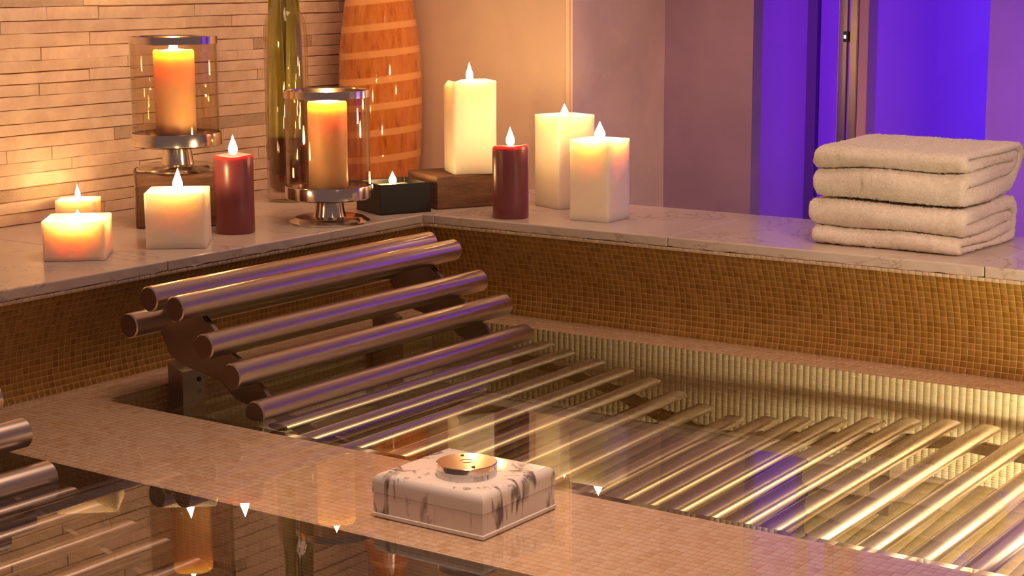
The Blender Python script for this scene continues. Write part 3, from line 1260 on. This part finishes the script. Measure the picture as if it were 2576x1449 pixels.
def towel(label, loc, W, D, H, seam, seed, rz, base_flat=True):
    """sheet folded twice: four thicknesses, two folds at the front, one round turn at the back"""
    rg = np.random.default_rng(seed)
    p = H/4
    tck = p*0.975
    path = []

    def line(y0, y1, z_):
        n = max(2, int(abs(y1-y0)/0.005))
        for i in range(n):
            path.append((y0+(y1-y0)*i/n, z_))

    def arc(cy, cz, r, a0, a1):
        n = max(5, int(abs(a1-a0)*r/0.004))
        for i in range(n):
            a_ = a0+(a1-a0)*i/n
            path.append((cy+r*math.cos(a_), cz+r*math.sin(a_)))
    bk = D-0.375*H-tck/2
    ft = p/2+tck/2
    line(ft, bk, 1.5*p)
    arc(bk, 2*p, p/2, -math.pi/2, math.pi/2)
    line(bk, ft, 2.5*p)
    arc(ft, 3*p, p/2, 1.5*math.pi, 0.5*math.pi)
    line(ft, bk, 3.5*p)
    arc(bk, 2*p, 1.5*p, math.pi/2, -math.pi/2)
    line(bk, ft, 0.5*p)
    arc(ft, p, p/2, 1.5*math.pi, 0.5*math.pi)
    path = np.array(path)
    n = len(path)
    tg = np.roll(path, -1, 0)-np.roll(path, 1, 0)
    tg /= np.linalg.norm(tg, axis=1)[:, None]
    nr = np.stack([tg[:, 1], -tg[:, 0]], 1)
    nx = int(W/0.004)
    V = []

    def warp(x, y, z_):
        # uneven layers: the seam wanders, the layers are not equally thick
        f = max(0.0, min(1.0, z_/H))
        c = seam[0]+(seam[1]-seam[0])*x/W + 0.03*math.sin(x*26+seed)
        fz = f + (c-0.5)*4*f*(1-f)
        zz = fz*H + (z_-f*H)
        return zz + sag(x, y)*(min(1, z_/0.02) if base_flat else 1.0)
    for i in range(nx+1):
        x = W*i/nx
        e = min(i, nx-i)/nx*W
        rnd = math.sqrt(max(0.0, 1-(1-min(1, e/0.011))**2))
        hw = tck/2*(0.50+0.50*rnd)
        xs = 0.005*np.sin(6*path[:, 0]/D+5*path[:, 1]/H+seed)*(1 if i > nx/2 else -1)*max(0, 1-e/0.05)
        for sgn in (1, -1):
            q = path+nr*hw*sgn
            for k in range(n):
                j = rg.normal(0, 0.0007, 3)
                yy, zz = q[k]
                puff = 0.0022*math.sin(x*31+zz*60+seed)*max(0, 1-yy/0.05)
                zz = warp(x, yy, zz)+j[2]
                V.append((x+xs[k]+j[0], yy+puff+j[1], max(0.0004, zz) if base_flat else zz))
    F = []
    st = 2*n
    for i in range(nx):
        for sd in (0, 1):
            for k in range(n):
                k2 = (k+1) % n
                a_ = i*st+sd*n
                f = (a_+k, a_+k2, a_+st+k2, a_+st+k)
                F.append(f if sd == 0 else f[::-1])
    for i, flip in ((0, False), (nx, True)):
        for k in range(n):
            k2 = (k+1) % n
            f = (i*st+k, i*st+n+k, i*st+n+k2, i*st+k2)
            F.append(f[::-1] if flip else f)
    V = np.array(V)
    F = np.array(F)
    me = quad_mesh('cloth', V, F)
    me.polygons.foreach_set('use_smooth', [True]*len(F))
    root = empty('folded_towel', loc, rz)
    tag(root, label, 'towel', 'folded towels stacked on the ledge')
    link('cloth', me, 'towel', root)
    # terry loops: short tufts all over the cloth
    a_, b_, c_ = V[F[:, 0]], V[F[:, 1]], V[F[:, 3]]
    nrm_ = np.cross(b_-a_, c_-a_)
    ar = np.linalg.norm(nrm_, axis=1)
    cum = np.cumsum(ar)/ar.sum()
    m = 42000
    pick = np.searchsorted(cum, rg.random(m))
    u, v = rg.random((m, 1)), rg.random((m, 1))
    A, B, D_, C_ = V[F[pick, 0]], V[F[pick, 1]], V[F[pick, 2]], V[F[pick, 3]]
    pos = (A*(1-u)+B*u)*(1-v)+(C_*(1-u)+D_*u)*v
    nn = nrm_[pick]/ar[pick][:, None]
    tip = nn + rg.normal(0, 0.55, (m, 3))
    tip /= np.linalg.norm(tip, axis=1)[:, None]
    side = np.cross(tip, rg.normal(0, 1, (m, 3)))
    side /= np.linalg.norm(side, axis=1)[:, None]
    L = 0.0022*rg.uniform(0.6, 1.15, (m, 1))
    TV = np.stack([pos-side*0.00032-nn*0.0004, pos+side*0.00032-nn*0.0004, pos+tip*L+side*0.00016, pos+tip*L-side*0.00016], 1).reshape(-1, 3)
    if base_flat:
        TV[:, 2] = np.maximum(TV[:, 2], 0.0003)
    TF = np.arange(m*4).reshape(-1, 4)
    t_ = link('pile', quad_mesh('pile', TV, TF), 'towel', root)
    t_['kind'] = 'stuff'
    return root


towel('folded cream terry towel at the bottom of the stack, on the marble ledge', (0.803, 0.066, ZL+0.0002), 0.277, 0.270, 0.0770, (0.42, 0.42), 3, math.radians(-1.0))
towel('folded cream terry towel lying on top of the other towel', (0.808, 0.066, ZL+0.0815), 0.272, 0.276, 0.0890, (0.55, 0.66), 5, math.radians(-0.5), False)

# ------------------------------------------------------------------ marble box with a metal-capped knob on the divider
mb = empty('marble_box', (0.9607, -1.1098, Z0+0.0016))
tag(mb, 'white marble box with dark veins and a round metal capped button, on the divider', 'marble box')
BX, BY = -0.1657, 0.1500
box('meniscus_strip', (BX-0.0016, 0.0016, -0.0016, BY+0.0016, 0.0, 0.0050), 'white_ring', mb, 0.0008, 1)  # white strip painting in the bright meniscus line at the waterline
box('side_panel', (BX+0.022, 0.0, 0.0, 0.010, 0, 0.0300), 'marble_box', mb, 0.0006, 1)
box('side_panel', (BX, BX+0.0216, 0.0, 0.010, 0, 0.0300), 'marble_box', mb, 0.0006, 1)
box('side_panel', (-0.010, 0.0, 0.0104, BY, 0, 0.0300), 'marble_box', mb, 0.0006, 1)
box('side_panel', (BX, BX+0.010, 0.0104, BY, 0, 0.0300), 'marble_box', mb, 0.0006, 1)
box('side_panel', (BX+0.0104, -0.0104, BY-0.010, BY, 0, 0.0300), 'marble_box', mb, 0.0006, 1)
o = box('lid', (BX-0.0005, 0.0005, -0.0005, BY+0.0005, 0.0304, 0.0540), 'marble_box', mb, 0.011, 5,
        edges=lambda e: all(v.co.z > 0.05 for v in e.verts))
o.data.polygons.foreach_set('use_smooth', [True]*len(o.data.polygons))
sharp_by_angle(o.data, 35)
kx, ky = 0.893-0.9607, -1.050+1.1098
lathe('button_base', [(0, 0.0541), (0.0365, 0.0541), (0.0365, 0.0605), (0, 0.0605)], 'marble_box', mb, 48, (kx, ky, 0))
lathe('button_ring', [(0, 0.0606), (0.0368, 0.0606), (0.0368, 0.0632), (0, 0.0632)], 'white_ring', mb, 48, (kx, ky, 0))
lathe('button_cap', [(0, 0.0633), (0.0368, 0.0633), (0.0370, 0.0695), (0.0362, 0.0702), (0.009, 0.0704), (0.0085, 0.0698), (0.006, 0.0698), (0.0055, 0.0706), (0, 0.0706)], 'cap', mb, 56, (kx, ky, 0))
lathe('button_pin', [(0, 0.0704), (0.0022, 0.0704), (0.0022, 0.0712), (0, 0.0712)], 'steel_dark', mb, 12, (kx-0.020, ky+0.018, 0))
lathe('button_pin', [(0, 0.0704), (0.0022, 0.0704), (0.0022, 0.0712), (0, 0.0712)], 'steel_dark', mb, 12, (kx+0.022, ky-0.016, 0))
